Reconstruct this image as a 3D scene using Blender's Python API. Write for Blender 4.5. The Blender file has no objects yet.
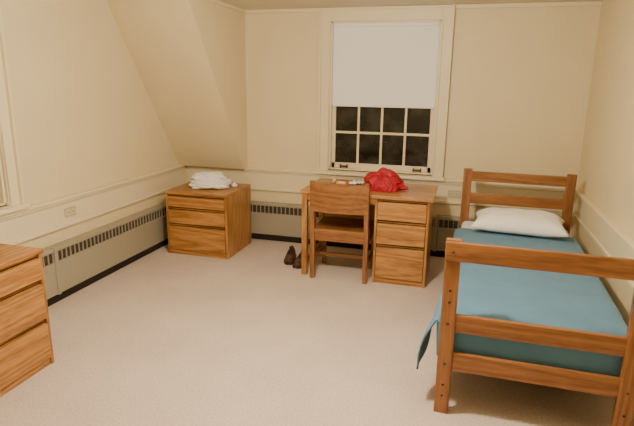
import bpy, bmesh, math, random
from mathutils import Vector, Matrix, noise
random.seed(4)
S=bpy.context.scene
L,R,BK,FR,ZC=-2.885,0.984,5.0,-0.9,2.285
C=-2.149

# ------------------------------------------------------------ materials
def newmat(n):
    m=bpy.data.materials.new(n); m.use_nodes=True
    nt=m.node_tree; return m,nt,nt.nodes['Principled BSDF']
def plain(n,col,rough=.6,bump=0,bscale=200,spec=.4,var=.0,vscale=3,metal=0,sheen=0):
    m,nt,b=newmat(n)
    b.inputs['Base Color'].default_value=(*col,1); b.inputs['Roughness'].default_value=rough
    b.inputs['Specular IOR Level'].default_value=spec; b.inputs['Metallic'].default_value=metal
    b.inputs['Sheen Weight'].default_value=sheen
    tc=nt.nodes.new('ShaderNodeTexCoord')
    if var:
        nz=nt.nodes.new('ShaderNodeTexNoise'); nz.inputs['Scale'].default_value=vscale; nz.inputs['Detail'].default_value=4
        nt.links.new(tc.outputs['Object'],nz.inputs['Vector'])
        r=nt.nodes.new('ShaderNodeValToRGB')
        r.color_ramp.elements[0].position=.3; r.color_ramp.elements[1].position=.7
        r.color_ramp.elements[0].color=(*[c*(1-var) for c in col],1); r.color_ramp.elements[1].color=(*[min(1,c*(1+var)) for c in col],1)
        nt.links.new(nz.outputs['Fac'],r.inputs['Fac']); nt.links.new(r.outputs['Color'],b.inputs['Base Color'])
    if bump:
        n2=nt.nodes.new('ShaderNodeTexNoise'); n2.inputs['Scale'].default_value=bscale; n2.inputs['Detail'].default_value=3
        nt.links.new(tc.outputs['Object'],n2.inputs['Vector'])
        bp=nt.nodes.new('ShaderNodeBump'); bp.inputs['Strength'].default_value=bump; bp.inputs['Distance'].default_value=.004
        nt.links.new(n2.outputs['Fac'],bp.inputs['Height']); nt.links.new(bp.outputs['Normal'],b.inputs['Normal'])
    return m
def wood(n,axis,c1,c2,rough=.34):
    m,nt,b=newmat(n)
    tc=nt.nodes.new('ShaderNodeTexCoord'); mp=nt.nodes.new('ShaderNodeMapping')
    sc=[1,1,1]; sc[axis]=.07; mp.inputs['Scale'].default_value=sc
    nt.links.new(tc.outputs['Object'],mp.inputs['Vector'])
    big=nt.nodes.new('ShaderNodeTexNoise'); big.inputs['Scale'].default_value=5; big.inputs['Detail'].default_value=1
    nt.links.new(mp.outputs['Vector'],big.inputs['Vector'])
    mul=nt.nodes.new('ShaderNodeMath'); mul.operation='MULTIPLY'; mul.inputs[1].default_value=22
    nt.links.new(big.outputs['Fac'],mul.inputs[0])
    fr=nt.nodes.new('ShaderNodeMath'); fr.operation='PINGPONG'; fr.inputs[1].default_value=1
    nt.links.new(mul.outputs[0],fr.inputs[0])
    fine=nt.nodes.new('ShaderNodeTexNoise'); fine.inputs['Scale'].default_value=130; fine.inputs['Detail'].default_value=4
    nt.links.new(mp.outputs['Vector'],fine.inputs['Vector'])
    mx=nt.nodes.new('ShaderNodeMix'); mx.data_type='FLOAT'; mx.inputs[0].default_value=.72
    nt.links.new(fr.outputs[0],mx.inputs[2]); nt.links.new(fine.outputs['Fac'],mx.inputs[3])
    r=nt.nodes.new('ShaderNodeValToRGB')
    r.color_ramp.elements[0].position=.27; r.color_ramp.elements[0].color=(*c1,1)
    r.color_ramp.elements[1].position=.68; r.color_ramp.elements[1].color=(*c2,1)
    nt.links.new(mx.outputs[0],r.inputs['Fac']); nt.links.new(r.outputs['Color'],b.inputs['Base Color'])
    b.inputs['Roughness'].default_value=rough
    bp=nt.nodes.new('ShaderNodeBump'); bp.inputs['Strength'].default_value=.08; bp.inputs['Distance'].default_value=.002
    nt.links.new(fine.outputs['Fac'],bp.inputs['Height']); nt.links.new(bp.outputs['Normal'],b.inputs['Normal'])
    return m
oakD,oakL=(.22,.085,.020),(.50,.245,.072)
WX=wood('oak_x',0,oakD,oakL); WY=wood('oak_y',1,oakD,oakL); WZ=wood('oak_z',2,oakD,oakL)
bD,bL=(.15,.053,.015),(.32,.138,.042)
BX=wood('bed_oak_x',0,bD,bL); BY=wood('bed_oak_y',1,bD,bL); BZ=wood('bed_oak_z',2,bD,bL)
DARK=plain('dark_gap',(.015,.009,.006),.8)
WALL=plain('painted_plaster',(.73,.625,.395),.5,bump=.15,bscale=60,var=.02,spec=.3)
TRIM=plain('trim_paint',(.76,.67,.46),.4,spec=.4)
CEIL=plain('ceiling_paint',(.72,.66,.53),.8)
HEAT=plain('heater_enamel',(.35,.315,.235),.4,spec=.5)
GRILL=plain('heater_grille',(.05,.042,.032),.5)
WHITE=plain('white_cotton',(.86,.85,.83),.9,bump=.3,bscale=300,sheen=.3)
BLUE=plain('blue_blanket_cloth',(.085,.215,.345),.9,bump=.5,bscale=350,var=.08,vscale=6,sheen=.15)
RED=plain('red_nylon',(.36,.006,.022),.6,var=.2,vscale=20)
SHADE=plain('roller_shade_fabric',(.86,.86,.87),.8)
BRONZE=plain('bronze_metal',(.12,.07,.03),.4,metal=.7)
PLAST=plain('ivory_plastic',(.55,.47,.32),.4)
LEATH=plain('shoe_leather',(.075,.032,.018),.4,var=.2,vscale=30)
RUBBER=plain('shoe_rubber',(.02,.015,.012),.8)
ORANGE=plain('orange_card',(.75,.30,.06),.5)
SEAT=wood('chair_seat_wood',0,(.15,.055,.018),(.30,.13,.042))
def floormat():
    m,nt,b=newmat('speckled_carpet')
    tc=nt.nodes.new('ShaderNodeTexCoord')
    n1=nt.nodes.new('ShaderNodeTexNoise'); n1.inputs['Scale'].default_value=85; n1.inputs['Detail'].default_value=6
    n2=nt.nodes.new('ShaderNodeTexNoise'); n2.inputs['Scale'].default_value=2.2; n2.inputs['Detail'].default_value=5
    for n in(n1,n2): nt.links.new(tc.outputs['Object'],n.inputs['Vector'])
    r=nt.nodes.new('ShaderNodeValToRGB'); r.color_ramp.elements[0].position=.38; r.color_ramp.elements[1].position=.62
    r.color_ramp.elements[0].color=(.545,.455,.395,1); r.color_ramp.elements[1].color=(.665,.57,.505,1)
    nt.links.new(n1.outputs['Fac'],r.inputs['Fac'])
    r2=nt.nodes.new('ShaderNodeValToRGB'); r2.color_ramp.elements[0].position=.3; r2.color_ramp.elements[1].position=.65
    r2.color_ramp.elements[0].color=(.90,.88,.86,1); r2.color_ramp.elements[1].color=(1,1,1,1)
    nt.links.new(n2.outputs['Fac'],r2.inputs['Fac'])
    mx=nt.nodes.new('ShaderNodeMix'); mx.data_type='RGBA'; mx.blend_type='MULTIPLY'; mx.inputs[0].default_value=1
    nt.links.new(r.outputs['Color'],mx.inputs[6]); nt.links.new(r2.outputs['Color'],mx.inputs[7])
    nt.links.new(mx.outputs[2],b.inputs['Base Color'])
    b.inputs['Roughness'].default_value=.75; b.inputs['Specular IOR Level'].default_value=.35
    bp=nt.nodes.new('ShaderNodeBump'); bp.inputs['Strength'].default_value=.2; bp.inputs['Distance'].default_value=.003
    nt.links.new(n1.outputs['Fac'],bp.inputs['Height']); nt.links.new(bp.outputs['Normal'],b.inputs['Normal'])
    return m
FLOOR=floormat()
def glassmat():
    m,nt,b=newmat('night_window_glass')
    tc=nt.nodes.new('ShaderNodeTexCoord'); n=nt.nodes.new('ShaderNodeTexNoise'); n.inputs['Scale'].default_value=5; n.inputs['Detail'].default_value=3
    nt.links.new(tc.outputs['Object'],n.inputs['Vector'])
    r=nt.nodes.new('ShaderNodeValToRGB'); r.color_ramp.elements[0].position=.45; r.color_ramp.elements[1].position=.75
    r.color_ramp.elements[0].color=(.010,.010,.008,1); r.color_ramp.elements[1].color=(.045,.045,.035,1)
    nt.links.new(n.outputs['Fac'],r.inputs['Fac']); nt.links.new(r.outputs['Color'],b.inputs['Base Color'])
    b.inputs['Roughness'].default_value=.12; return m
GLASS=glassmat()

# ------------------------------------------------------------ builder
class B:
    def __init__(s,name,origin=(0,0,0),rot=0):
        s.name=name; s.o=Vector(origin); s.bm=bmesh.new(); s.mats=[]; s.rot=rot
    def mi(s,m):
        if m not in s.mats: s.mats.append(m)
        return s.mats.index(m)
    def merge(s,t,mat,smooth=False):
        i=s.mi(mat)
        for f in t.faces: f.material_index=i; f.smooth=smooth
        me=bpy.data.meshes.new('t'); t.to_mesh(me); t.free(); s.bm.from_mesh(me); bpy.data.meshes.remove(me)
    def box(s,x0,x1,y0,y1,z0,z1,mat,bev=.004,M=None,seg=2,smooth=False):
        t=bmesh.new(); bmesh.ops.create_cube(t,size=1)
        for v in t.verts:
            v.co=Vector(((x0+x1)/2+v.co.x*(x1-x0),(y0+y1)/2+v.co.y*(y1-y0),(z0+z1)/2+v.co.z*(z1-z0)))
        if bev>0: bmesh.ops.bevel(t,geom=t.edges[:],offset=min(bev,.45*min(x1-x0,y1-y0,z1-z0)),segments=seg,profile=.6,affect='EDGES')
        if M is not None: t.transform(M)
        s.merge(t,mat,smooth)
    def cyl(s,c,r,h,mat,axis='Z',seg=24,r2=None):
        t=bmesh.new(); bmesh.ops.create_cone(t,cap_ends=True,segments=seg,radius1=r,radius2=r if r2 is None else r2,depth=h)
        if axis=='X': t.transform(Matrix.Rotation(math.pi/2,4,'Y'))
        if axis=='Y': t.transform(Matrix.Rotation(math.pi/2,4,'X'))
        t.transform(Matrix.Translation(c)); s.merge(t,mat,True)
    def prism(s,pts,a0,a1,axis,mat):
        t=bmesh.new(); lo=[];hi=[]
        for p in pts:
            def mk(a):
                if axis=='X': return (a,p[0],p[1])
                if axis=='Y': return (p[0],a,p[1])
                return (p[0],p[1],a)
            lo.append(t.verts.new(mk(a0))); hi.append(t.verts.new(mk(a1)))
        n=len(pts); t.faces.new(lo); t.faces.new(hi[::-1])
        for i in range(n): t.faces.new((lo[i],hi[i],hi[(i+1)%n],lo[(i+1)%n]))
        bmesh.ops.recalc_face_normals(t,faces=t.faces[:]); s.merge(t,mat)
    def grid(s,fn,nu,nv,mat,closeu=False,smooth=True):
        t=bmesh.new(); vs=[[t.verts.new(fn(i/(nu-1) if not closeu else i/nu,j/(nv-1))) for j in range(nv)] for i in range(nu)]
        for i in range(nu if closeu else nu-1):
            for j in range(nv-1):
                t.faces.new((vs[i][j],vs[(i+1)%nu][j],vs[(i+1)%nu][j+1],vs[i][j+1]))
        s.merge(t,mat,smooth)
    def done(s,parent=None):
        me=bpy.data.meshes.new(s.name)
        s.bm.transform(Matrix.Translation(-s.o)); s.bm.to_mesh(me); s.bm.free()
        for m in s.mats: me.materials.append(m)
        o=bpy.data.objects.new(s.name,me); S.collection.objects.link(o)
        if parent: o.parent=parent
        else:
            o.location=s.o; o.rotation_euler[2]=s.rot
        return o

# ------------------------------------------------------------ room shell
b=B('floor'); b.box(L-.2,R+.2,FR-.2,BK+.2,-.1,0,FLOOR,0); b.done()
b=B('ceiling'); b.box(L-.2,R+.2,FR-.2,BK+.2,ZC,ZC+.1,CEIL,0); b.done()
wx0,wx1,wz0,wz1=-1.285,-.27,.78,2.17
b=B('wall_back')
b.box(L-.2,wx0,BK,BK+.2,0,ZC,WALL,0); b.box(wx1,R+.2,BK,BK+.2,0,ZC,WALL,0)
b.box(wx0,wx1,BK,BK+.2,0,wz0,WALL,0); b.box(wx0,wx1,BK,BK+.2,wz1,ZC,WALL,0); b.done()
ly0,ly1,lz0,lz1=1.70,2.70,.80,2.12
b=B('wall_left')
b.box(L-.2,L,FR-.2,ly0,0,ZC,WALL,0); b.box(L-.2,L,ly1,BK,0,ZC,WALL,0)
b.box(L-.2,L,ly0,ly1,0,lz0,WALL,0); b.box(L-.2,L,ly0,ly1,lz1,ZC,WALL,0); b.done()
b=B('wall_right'); b.box(R,R+.2,FR-.2,BK,0,ZC,WALL,0); b.done()
b=B('wall_front'); b.box(L,R,FR-.2,FR,0,ZC,WALL,0); b.done()
b=B('wall_sloped'); b.prism([(3.86,ZC),(4.90,.745),(BK,.745),(BK,ZC)],L,C,'X',WALL); b.done()

def band(name,axis,a0,a1,side):
    b=B(name)
    for (t,z0,z1,bv) in ((.016,.53,.73,.002),(.045,.728,.752,.006),(.03,.705,.73,.006),(.028,.52,.545,.006)):
        if axis=='X': b.box(a0,a1,BK-t,BK,z0,z1,TRIM,bv)
        elif side<0: b.box(L,L+t,a0,a1,z0,z1,TRIM,bv)
        else: b.box(R-t,R,a0,a1,z0,z1,TRIM,bv)
    b.done()
band('trim_1','X',L+.05,R-.05,0)
band('trim_2','Y',FR,BK,-1)
band('trim_3','Y',FR,BK,1)
b=B('trim_4'); b.box(C,R,BK-.025,BK,ZC-.035,ZC,TRIM,.008); b.box(C,C+.02,3.9,BK-.026,ZC-.03,ZC,TRIM,.006); b.done()
b=B('baseboard_right'); b.box(R-.018,R,FR,BK-.1,0,.12,TRIM,.005); b.done()

# ------------------------------------------------------------ windows
def window(name,a0,a1,z0,z1,shade_z,place,cas_top):
    b=B(name)
    def bx(u0,u1,d0,d1,z0_,z1_,m,bv=.003): 
        x0,x1,y0,y1=place(u0,u1,d0,d1); b.box(x0,x1,y0,y1,z0_,z1_,m,bv)
    cw=.10
    for u0,u1 in((a0-cw,a0+.005),(a1-.005,a1+cw)):
        bx(u0,u1,-.022,0,z0-.03,cas_top,TRIM)
        e0=u0 if u0<a0 else u1-.018
        bx(e0,e0+.018,-.045,0,z0-.03,cas_top,TRIM)
        e0=a0-.012 if u0<a0 else a1
        bx(e0,e0+.012,-.036,0,z0-.01,z1+.01,TRIM)
    bx(a0+.005,a1-.005,-.022,0,z1-.005,cas_top,TRIM)
    bx(a0-cw,a1+cw,-.035,0,cas_top-.02,cas_top,TRIM)
    bx(a0-cw-.02,a1+cw+.02,-.07,0,z0-.045,z0-.012,TRIM,.008)
    bx(a0,a0+.02,0,.12,z0,z1,TRIM); bx(a1-.02,a1,0,.12,z0,z1,TRIM)
    bx(a0,a1,0,.12,z1-.02,z1,TRIM); bx(a0,a1,0,.12,z0-.012,z0+.012,TRIM)
    i0,i1=a0+.02,a1-.02
    d0,d1=.045,.08
    bx(i0,i0+.035,d0,d1,z0+.012,z1-.02,TRIM); bx(i1-.035,i1,d0,d1,z0+.012,z1-.02,TRIM)
    bx(i0,i1,d0,d1,z0+.012,z0+.065,TRIM); bx(i0,i1,d0,d1,z1-.06,z1-.02,TRIM)
    zm=(z0+z1)/2-.03
    bx(i0,i1,d0-.01,d1,zm,zm+.04,TRIM)
    n=4
    for k in range(1,n):
        u=i0+.035+(i1-i0-.07)*k/n
        bx(u-.011,u+.011,d0+.004,d1-.004,z0+.06,z1-.05,TRIM)
    for zz in (z0+.065+(zm-z0-.065)*.5, zm+.04+(z1-.06-zm-.04)*.5):
        bx(i0+.03,i1-.03,d0+.005,d1-.005,zz-.011,zz+.011,TRIM)
    bx(i0+.01,i1-.01,.06,.066,z0+.03,z1-.03,GLASS,0)
    for u in (i0+.13,i1-.13):
        bx(u-.04,u+.04,.028,.046,z0+.022,z0+.040,BRONZE,.003)
        bx(u-.04,u-.028,.018,.046,z0+.016,z0+.052,BRONZE,.003)
        bx(u+.028,u+.04,.018,.046,z0+.016,z0+.052,BRONZE,.003)
    bx(a0+.022,a1-.022,.020,.024,shade_z,z1-.02,SHADE,0)
    bx(a0+.022,a1-.022,.014,.030,shade_z-.002,shade_z+.022,SHADE,.004)
    bx(a0+.022,a1-.022,.004,.042,z1-.055,z1-.018,SHADE,.012)
    b.done()
window('window_1',wx0,wx1,wz0,wz1,1.395,lambda u0,u1,d0,d1:(u0,u1,BK+d0,BK+d1),ZC-.002)
window('window_2',ly0,ly1,lz0,lz1,1.3,lambda u0,u1,d0,d1:(L-d1,L-d0,u0,u1),2.24)

# ------------------------------------------------------------ baseboard heaters
def heater(name,a0,a1,place,seams,top=.40):
    b=B(name)
    def pr(u0,u1,d0,d1,z0,z1,m,bv=.003):
        x0,x1,y0,y1=place(u0,u1,d0,d1); b.box(x0,x1,y0,y1,z0,z1,m,bv)
    pr(a0,a1,0,.012,.03,top,HEAT)
    pr(a0,a1,.012,.062,.0,.07,DARK,0)
    pr(a0,a1,.066,.078,.07,top-.115,HEAT)
    pr(a0,a1,.062,.084,.068,.082,HEAT)
    pr(a0,a1,.060,.066,top-.12,top-.03,GRILL,0)
    pr(a0,a1,.0,.080,top-.03,top,HEAT,.008)
    pr(a0,a1,.062,.080,top-.125,top-.105,HEAT,.004)
    n=int((a1-a0)/.045)
    for i in range(n+1):
        u=a0+(a1-a0)*i/n
        pr(max(a0,u-.004),min(a1,u+.004),.064,.075,top-.11,top-.025,HEAT,.001)
    for s_ in [a0+.01,a1-.01]+list(seams):
        pr(s_-.014,s_+.014,.0,.088,.06,top+.004,HEAT,.004)
        pr(s_+.014,s_+.018,.0,.079,.06,top+.001,DARK,0)
    b.done()
heater('baseboard_heater',C-.6,R-.35,lambda u0,u1,d0,d1:(u0,u1,BK-d1,BK-d0),[-1.45,-.2])
heater('baseboard_heater',.3,4.86,lambda u0,u1,d0,d1:(L+d0,L+d1,u0,u1),[1.4,2.98],.415)

# ------------------------------------------------------------ outlets
def outlet(c,axis):
    b=B('electrical_outlet',c)
    x,y,z=c
    def bx(u0,u1,d0,d1,z0,z1,m,bv):
        if axis=='Y': b.box(x+u0,x+u1,y-d1,y-d0,z+z0,z+z1,m,bv)
        else: b.box(x+d0,x+d1,y+u0,y+u1,z+z0,z+z1,m,bv)
    bx(-.06,.06,0,.006,-.037,.037,PLAST,.003)
    for u in(-.027,.027):
        bx(u-.018,u+.018,.004,.009,-.016,.016,TRIM,.003)
        for w in(-.007,.007): bx(u+w-.0025,u+w+.0025,.008,.0095,-.008,.009,DARK,0)
    b.done()
outlet((-.055,BK-.016,.615),'Y'); outlet((L+.016,3.24,.625),'X')

# ------------------------------------------------------------ dressers
def chest(name,x0,x1,y0,y1,h,lines,face,mats=(WX,WY,WZ)):
    b=B(name,((x0+x1)/2,(y0+y1)/2,0))
    mx,my,mz=mats; t=.022
    fm=mx if face=='-Y' else my
    if face=='-Y':
        b.box(x0,x0+t,y0+.004,y1,0,h-t,mz); b.box(x1-t,x1,y0+.004,y1,0,h-t,mz)
        b.box(x0+t,x1-t,y1-.012,y1,.02,h-t,mz,0)
        b.box(x0-.004,x1+.004,y0-.008,y1,h-t-.004,h,mx,.006)
        b.box(x0+t,x1-t,y0+.026,y1-.012,.03,h-t,DARK,0)
        b.box(x0+t,x1-t,y0+.012,y0+.03,0,lines[-1]+.006,mx)
        for i in range(len(lines)-1):
            zt,zb=lines[i]-.005,lines[i+1]+.008
            b.box(x0+t+.003,x1-t-.003,y0-.004,y0+.028,zb,zt-.018,fm,.005)
            b.box(x0+t+.003,x1-t-.003,y0+.020,y0+.028,zt-.012,zt,fm,.003)
    else:
        b.box(x0,x1-.004,y0,y0+t,0,h-t,mz); b.box(x0,x1-.004,y1-t,y1,0,h-t,mz)
        b.box(x0,x0+.012,y0+t,y1-t,.02,h-t,mz,0)
        b.box(x0,x1+.008,y0-.004,y1+.004,h-t-.004,h,my,.006)
        b.box(x0+.012,x1-.026,y0+t,y1-t,.03,h-t,DARK,0)
        b.box(x1-.03,x1-.012,y0+t,y1-t,0,lines[-1]+.006,my)
        for i in range(len(lines)-1):
            zt,zb=lines[i]-.005,lines[i+1]+.008
            b.box(x1-.028,x1+.004,y0+t+.003,y1-t-.003,zb,zt-.018,fm,.005)
            b.box(x1-.028,x1-.020,y0+t+.003,y1-t-.003,zt-.012,zt,fm,.003)
    b.done()
chest('chest_of_drawers',-2.66,-2.035,4.235,4.80,.615,[.588,.458,.30,.045],'-Y')
chest('chest_of_drawers',-2.75,-2.205,1.15,2.25,.70,[.672,.52,.285,.04],'+X')

# ------------------------------------------------------------ desk
dx0,dx1,dy0,dy1,dh=-1.270,-.207,4.075,4.68,.745
b=B('writing_desk',((dx0+dx1)/2,(dy0+dy1)/2,0))
b.box(dx0-.012,dx1+.012,dy0-.012,dy1,dh-.028,dh,WX,.007)
b.box(dx0,dx0+.045,dy0,dy0+.05,0,dh-.028,WZ); b.box(dx0,dx0+.045,dy1-.06,dy1-.01,0,dh-.028,WZ)
b.box(dx0+.01,dx0+.03,dy0+.05,dy1-.06,dh-.12,dh-.028,WY); b.box(dx0+.01,dx0+.03,dy0+.05,dy1-.06,.08,.14,WY)
b.box(dx0+.045,-.655,dy1-.04,dy1-.02,.36,dh-.028,WX)
b.box(dx0+.045,-.655,dy0+.01,dy0+.03,dh-.085,dh-.028,WX)
px0,px1=-.655,-.222
b.box(px0,px0+.02,dy0+.004,dy1-.01,0,dh-.028,WZ); b.box(px1-.02,px1,dy0+.004,dy1-.01,0,dh-.028,WZ)
b.box(px0+.02,px1-.02,dy1-.025,dy1-.01,.02,dh-.028,WZ)
b.box(px0+.02,px1-.02,dy0+.026,dy1-.03,.03,dh-.03,DARK,0)
b.box(px0+.02,px1-.02,dy0+.012,dy0+.03,0,.05,WX)
ln=[dh-.032,.535,.335,.045]
for i in range(3):
    zt,zb=ln[i]-.005,ln[i+1]+.008
    b.box(px0+.023,px1-.023,dy0-.004,dy0+.028,zb,zt-.018,WX,.005)
    b.box(px0+.023,px1-.023,dy0+.020,dy0+.028,zt-.012,zt,WX,.003)
b.done()

# ------------------------------------------------------------ chair (faces +Y, back toward camera)
cx,cy_=-.935,4.02
b=B('wooden_chair',(cx,cy_,0),0)
hw=.225
for s_ in(-1,1):
    x=cx+s_*hw
    b.prism([(cy_+.0,0),(cy_+.045,0),(cy_+.055,.42),(cy_+.0,.845),(cy_-.03,.845),(cy_+.0,.42)],x-.018,x+.018,'X',BZ)
    b.box(x-.018,x+.018,cy_+.385,cy_+.425,0,.40,BZ,.005)
    b.box(x-.012,x+.012,cy_+.04,cy_+.39,.34,.405,BY,.004)
    b.box(x-.010,x+.010,cy_+.04,cy_+.39,.14,.175,BY,.004)
b.box(cx-hw+.016,cx+hw-.016,cy_+.012,cy_+.034,.335,.405,BX,.004)
b.box(cx-hw+.016,cx+hw-.016,cy_+.39,cy_+.412,.335,.405,BX,.004)
b.box(cx-hw+.01,cx+hw-.01,cy_+.20,cy_+.222,.145,.175,BX,.004)
def seat(u,v,off):
    x=cx+(u-.5)*2*(hw+.01); y=cy_+.012+v*.43
    d=.014*(1-(2*u-1)**2)*(1-(2*v-1)**2)
    return Vector((x,y,.436-d+off))
b.grid(lambda u,v:seat(u,v,0),16,12,SEAT)
b.box(cx-hw-.012,cx+hw+.012,cy_+.008,cy_+.444,.402,.419,BX,.006)
for (u0,u1,v0,v1) in((-hw-.012,-hw+.0,.008,.444),(hw-.0,hw+.012,.008,.444)):
    b.box(cx+u0,cx+u1,cy_+v0,cy_+v1,.404,.438,BY,.005)
b.box(cx-hw,cx+hw,cy_+.434,cy_+.446,.404,.438,BX,.005); b.box(cx-hw+.016,cx+hw-.016,cy_+.006,cy_+.016,.404,.438,BX,.004)
def panel(side):
    def fn(u,v):
        a=(u-.5)*2; z=.59+v*.245
        y=cy_-.028-(z-.8)*.075+.0-.035*(1-a*a)+(.018 if side else 0)
        z2=z-(.0 if v<.5 else .012*abs(a)**4)
        return Vector((cx+a*(hw+.016),y,z2))
    return fn
t=bmesh.new(); nu,nv=20,8
F=[[t.verts.new(panel(0)(i/(nu-1),j/(nv-1))) for j in range(nv)] for i in range(nu)]
K=[[t.verts.new(panel(1)(i/(nu-1),j/(nv-1))) for j in range(nv)] for i in range(nu)]
for i in range(nu-1):
    for j in range(nv-1):
        t.faces.new((F[i][j],F[i+1][j],F[i+1][j+1],F[i][j+1])); t.faces.new((K[i][j],K[i][j+1],K[i+1][j+1],K[i+1][j]))
for i in range(nu-1):
    t.faces.new((F[i][0],K[i][0],K[i+1][0],F[i+1][0])); t.faces.new((F[i][-1],F[i+1][-1],K[i+1][-1],K[i][-1]))
for j in range(nv-1):
    t.faces.new((F[0][j],F[0][j+1],K[0][j+1],K[0][j])); t.faces.new((F[-1][j],K[-1][j],K[-1][j+1],F[-1][j+1]))
b.merge(t,BX)
b.done()

# ------------------------------------------------------------ bed
bx0,bx1,by0,by1=-.047,.828,2.40,4.585
bo=(0.38,2.40,0); brot=-math.radians(1.55)
bed=bpy.data.objects.new('bed',None); S.collection.objects.link(bed); bed.location=bo; bed.rotation_euler[2]=brot
b=B('bed_frame',bo)
for x in(bx0+.036,bx1-.036):
    for (y,h) in((by0+.02,.91),(by1-.02,.925)):
        b.box(x-.036,x+.036,y-.02,y+.02,0,h,BZ,.006)
def rail(y,z0,z1):
    b.box(bx0+.055,bx1-.055,y-.013,y+.013,z0,z1,BX,.006)
yF=by0+.02; yH=by1-.02
b.box(bx0+.0,bx1,by0-.020,by0+.002,.812,.905,BX,.006)
rail(yF,.445,.535); rail(yF,.24,.335)
b.box(bx0+.06,bx1-.06,yH-.014,yH+.014,.82,.905,BX,.006)
b.box(bx0+.06,bx1-.06,yH-.014,yH+.014,.63,.72,BX,.006)
b.box(bx0+.06,bx1-.06,yH-.014,yH+.014,.24,.335,BX,.006)
for x in(bx0+.03,bx1-.03): b.box(x-.013,x+.013,by0+.04,by1-.04,.215,.28,BY,.005)
b.box(bx0+.043,bx1-.043,by0+.045,by1-.045,.262,.285,DARK,0)
for x in(bx0+.036,bx1-.036):
    for z in (.275,.49,.86):
        b.cyl((x,by0-(.022 if z>.8 else 0),z),.007,.006,BRONZE,'Y',12)
for z in (.10,.16,.60,.66):
    b.cyl((bx1-.036,by0,z),.006,.003,DARK,'Y',12); b.cyl((bx0+.036,by0,z),.006,.003,DARK,'Y',12)
b.done(bed)
mz=.485
b=B('mattress',bo); b.box(bx0+.02,bx1-.02,by0+.062,by1-.05,.287,mz,WHITE,.05,seg=4,smooth=True); b.done(bed)
b=B('blue_blanket',bo,brot)
xl,xr=bx0+.006,bx1-.012
Y0,Y1=by0+.054,by1-.40
W=xr-xl; FH=.19
def blanket(u,v):
    LT=Y1-Y0+FH; q=v*LT
    y=Y0+max(0,q-FH); fd=max(0,FH-q)
    vv=(y-Y0)/(Y1-Y0)
    near=max(0,1-vv/.32); near=near*near*(3-2*near)
    hang=.17+.13*near+.012*math.sin(vv*23)
    s=u*(hang+W+.12)
    if s<hang:
        k=(hang-s)/hang; z=mz+.004-(hang-s)
        out=.018+.02*k+.062*near*math.sin(min(1,k*1.15)*math.pi*.62)+.010*k*math.sin(vv*31+1)
        x=xl-out
        if fd>0: y=Y0+(fd/FH)*.02
        n=noise.noise(Vector((x*4,y*5,z*6)))*.008
        return Vector((x-abs(n),y,z))
    elif s<hang+W:
        x=xl+(s-hang); z=mz+.016
        e=min(s-hang,hang+W-s)
        if e<.04: z-=.014*(1-e/.04)**2
        if s-hang<.03: x-=.014*(1-(s-hang)/.03)
    else:
        x=xr+.004; z=mz+.002-(s-hang-W)
    n=noise.noise(Vector((x*4,y*3,z*4)))*.007+noise.noise(Vector((x*11,y*8,5)))*.003
    if s<=hang+W:
        if q<FH+.03: z-=.012*(1-max(0,q-FH)/.03)**2
        z+=max(-.008,n)-fd
    return Vector((x,y,z))
b.grid(blanket,90,120,BLUE); o=b.done()
m=o.modifiers.new('thick','SOLIDIFY'); m.thickness=.005; m.offset=1
def pillow(name,c,w,d,h,mat,rot=0,seedv=0):
    b=B(name,c,rot)
    for sgn in(1,-1):
        def fn(u,v):
            a,bb=u*2-1,v*2-1
            p=(1-abs(a)**3.2)*(1-abs(bb)**3.2)
            k=1-.05*(1-abs(bb)**2)*(abs(a)**6) 
            z=(max(p,0)**.5)*h/2
            z+=sgn*noise.noise(Vector((a*2.2+seedv,bb*2.2,sgn)))*.018*p
            if sgn>0: z-=.012*p*math.exp(-((a*.8+bb*.5)/.12)**2)
            z=z if sgn>0 else z*.5
            return Vector((c[0]+a*w/2*k*(1-.06*(1-bb*bb)*abs(a)),c[1]+bb*d/2*(1-.09*(1-a*a)*abs(bb)),c[2]+sgn*z))
        b.grid(fn,34,26,mat)
    bmesh.ops.remove_doubles(b.bm,verts=b.bm.verts[:],dist=.0008)
    bmesh.ops.recalc_face_normals(b.bm,faces=b.bm.faces[:])
    return b.done()
pillow('pillow',(.455,4.24,mz+.075),.70,.49,.20,WHITE,-math.radians(5))

# ------------------------------------------------------------ folded towels (soft, rumpled, loosely folded)
b=B('folded_towels',(-2.34,4.53,.617))
def towel(cx,cy,z,w,d,h,sd,rot):
    t=bmesh.new(); bmesh.ops.create_uvsphere(t,u_segments=64,v_segments=40,radius=1)
    for v in t.verts:
        p=v.co.copy()
        def se(a,e): return math.copysign(abs(a)**e,a)
        x,y,zz=se(p.x,.65),se(p.y,.65),se(p.z,.8)
        n=noise.noise(p*1.7+Vector((sd,0,0))); n2=1-2*abs(noise.noise(p*2.6+Vector((sd,5,0))))
        r=1+.20*n+.08*n2
        edge=max(abs(p.x),abs(p.y))
        fold=.07*math.cos(zz*11+n*3)*edge
        v.co=Vector((x*w/2*(r+fold),y*d/2*(r+fold),max(-h/2,zz*h/2*(1+.5*n+.35*n2))))
    t.transform(Matrix.Translation((cx,cy,z+h/2))@Matrix.Rotation(rot,4,'Z')); b.merge(t,WHITE,True)
towel(-2.34,4.52,.617,.35,.28,.065,1,.1); towel(-2.37,4.55,.662,.29,.23,.065,4,-.15); towel(-2.31,4.53,.698,.18,.17,.055,8,.25)
towel(-2.43,4.50,.692,.14,.16,.05,12,.5)
b.done()
b=B('white_soap_dish',(-2.12,4.60,.6155)); b.cyl((-2.12,4.60,.6175+.012),.026,.024,WHITE,r2=.032); b.cyl((-2.12,4.60,.6175+.032),.018,.018,WHITE,r2=.014); b.done()

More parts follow.
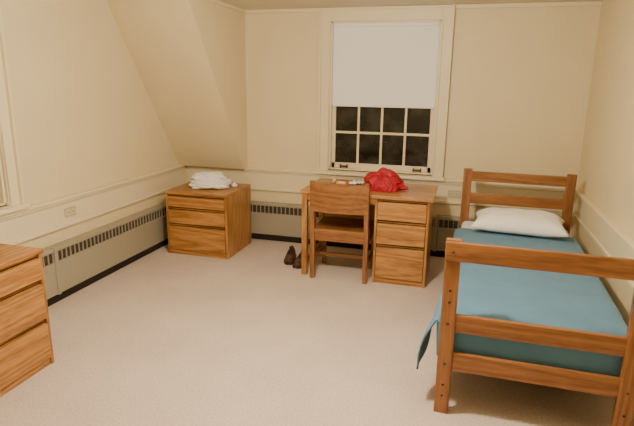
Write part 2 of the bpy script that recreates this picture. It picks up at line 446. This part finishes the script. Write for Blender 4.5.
# ------------------------------------------------------------ red jacket heap
jx,jy=-.63,4.36
b=B('red_jacket',(jx,jy,dh))
t=bmesh.new(); bmesh.ops.create_icosphere(t,subdivisions=6,radius=1)
for v in t.verts:
    p=v.co.copy()
    r=1+.28*noise.noise(p*1.6+Vector((3,1,0)))
    q=p+Vector((noise.noise(p*2),noise.noise(p*2+Vector((9,0,0))),0))*.4
    rg=1-abs(noise.noise(q*2.2+Vector((7,2,4))))*2.4
    r+=.14*rg+.03*(1-abs(noise.noise(q*5))*2)
    x,y,z=p.x*.15*r,p.y*.13*r,p.z*.125*r
    z*=1-.30*max(0,p.x)-.1*max(0,-p.x)
    z=max(z,-.03)
    v.co=Vector((jx+x,jy+y,dh+.032+z))
b.merge(t,RED,True)
def sleeve(x0,y0,x1,y1,sd):
    def fn(u,v):
        a=u*2*math.pi; s=v
        c=Vector((x0+(x1-x0)*s,y0+(y1-y0)*s+.02*math.sin(4*s+sd),dh+.023))
        rr=.028*(1-.25*s)*(1+.25*noise.noise(Vector((s*7,a*.8,sd)))) * (1 if .02<s<.98 else .3)
        return c+Vector((-.3*math.cos(a)*rr,math.cos(a)*rr*1.3,max(math.sin(a)*rr*.78,-.022)))
    b.grid(fn,20,28,RED,closeu=True)
sleeve(jx+.03,jy-.05,jx+.21,jy-.02,0); sleeve(jx-.04,jy-.06,jx+.09,jy-.11,2)
b.done()
b=B('snack_packet',(-1.01,4.42,dh)); b.box(-1.06,-.965,4.39,4.45,dh+.001,dh+.022,ORANGE,.006,); b.box(-1.045,-.98,4.405,4.438,dh+.021,dh+.024,WHITE,.001); b.done()
b=B('paper_tissue',(-.90,4.48,dh)); b.grid(lambda u,v:Vector((-.95+u*.12,4.44+v*.1,dh+.004+.024*abs(noise.noise(Vector((u*4,v*4,2))))*2)),14,12,WHITE); b.done()
b=B('small_bottle',(-1.09,4.46,dh)); b.cyl((-1.09,4.46,dh+.023),.014,.044,PLAST); b.cyl((-1.09,4.46,dh+.051),.009,.014,ORANGE); b.done()

# ------------------------------------------------------------ shoes
def shoe(c,rot):
    b=B('shoe',c,rot)
    Ls=.28
    def width(v):
        w=.036+.012*math.sin(v*math.pi)**2+.008*math.exp(-((v-.28)/.16)**2)
        e=min(v,1-v)
        if e<.12: w*=math.sqrt(max(0.0,1-((.12-e)/.12)**2))
        return max(w,.003)
    def height(v):
        if v<.12: return .022+.022*math.sin(v/.12*math.pi/2)
        if v<.62: return .044+.040*((v-.12)/.5)**1.4
        return .084+.004*(v-.62)
    def up(u,v):
        w,h=width(v),height(v); a=u*math.pi
        top=math.sin(a)
        zz=.016+(top**.6)*h
        return Vector((c[0]+math.cos(a)*w*(1-.3*top),c[1]+(v-.5)*Ls,c[2]+zz))
    b.grid(up,20,34,LEATH)
    prof=[(1.08,0),(1.12,.010),(1.06,.022),(-1.06,.022),(-1.12,.010),(-1.08,0)]
    def sole(u,v):
        i=int(round(u*6))%6; return Vector((c[0]+prof[i][0]*width(v),c[1]+(v-.5)*Ls*1.04,c[2]+prof[i][1]))
    b.grid(sole,6,34,RUBBER,closeu=True,smooth=False)
    def op(u,v):
        a=u*2*math.pi
        yy=.066+math.sin(a)*.048*v
        return Vector((c[0]+math.cos(a)*.021*v,c[1]+yy,c[2]+.017+height(.5+yy/Ls)+(.004 if v>.7 else -.002)))
    b.grid(op,18,5,RUBBER,closeu=True)
    for k in range(4):
        v=.34+k*.065; b.box(c[0]-.02,c[0]+.02,c[1]+(v-.5)*Ls-.003,c[1]+(v-.5)*Ls+.003,c[2]+.014+height(v),c[2]+.021+height(v),RUBBER,.002)
    b.done()
shoe((-1.48,4.41,0),.20); shoe((-1.355,4.34,0),-.02)

# ------------------------------------------------------------ ceiling lamp (assumed fixture, unseen, out of frame)
lx,ly=-.75,2.15
m,nt,p=newmat('lamp_diffuser'); p.inputs['Emission Color'].default_value=(1,.85,.65,1); p.inputs['Emission Strength'].default_value=8
b=B('ceiling_lamp',(lx,ly,ZC)); b.cyl((lx,ly,ZC-.012),.17,.024,BRONZE,seg=40)
def dome(u,v): 
    a=u*2*math.pi; th=v*math.pi/2
    return Vector((lx+.15*math.cos(a)*math.cos(th),ly+.15*math.sin(a)*math.cos(th),ZC-.024-.07*math.sin(th)))
b.grid(dome,32,10,m,closeu=True); b.done()
ld=bpy.data.lights.new('ceiling_bulb','POINT'); ld.energy=158; ld.color=(1,.865,.67); ld.shadow_soft_size=.07
lo=bpy.data.objects.new('ceiling_bulb',ld); lo.location=(lx,ly,ZC-.24); S.collection.objects.link(lo)

w=bpy.data.worlds.new('World'); S.world=w; w.use_nodes=True
w.node_tree.nodes['Background'].inputs[0].default_value=(.01,.012,.02,1); w.node_tree.nodes['Background'].inputs[1].default_value=.5

# ------------------------------------------------------------ camera
yaw,pitch,roll=.272,.243,.014
M=Matrix.Rotation(yaw,4,'Z')@Matrix.Rotation(math.pi/2-pitch,4,'X')@Matrix.Rotation(roll,4,'Z')
cd=bpy.data.cameras.new('camera'); cd.sensor_width=36; cd.lens=523.755*36/634; cd.clip_start=.05
co=bpy.data.objects.new('camera',cd); co.matrix_world=Matrix.Translation((0,0,1.607))@M
S.collection.objects.link(co); S.camera=co
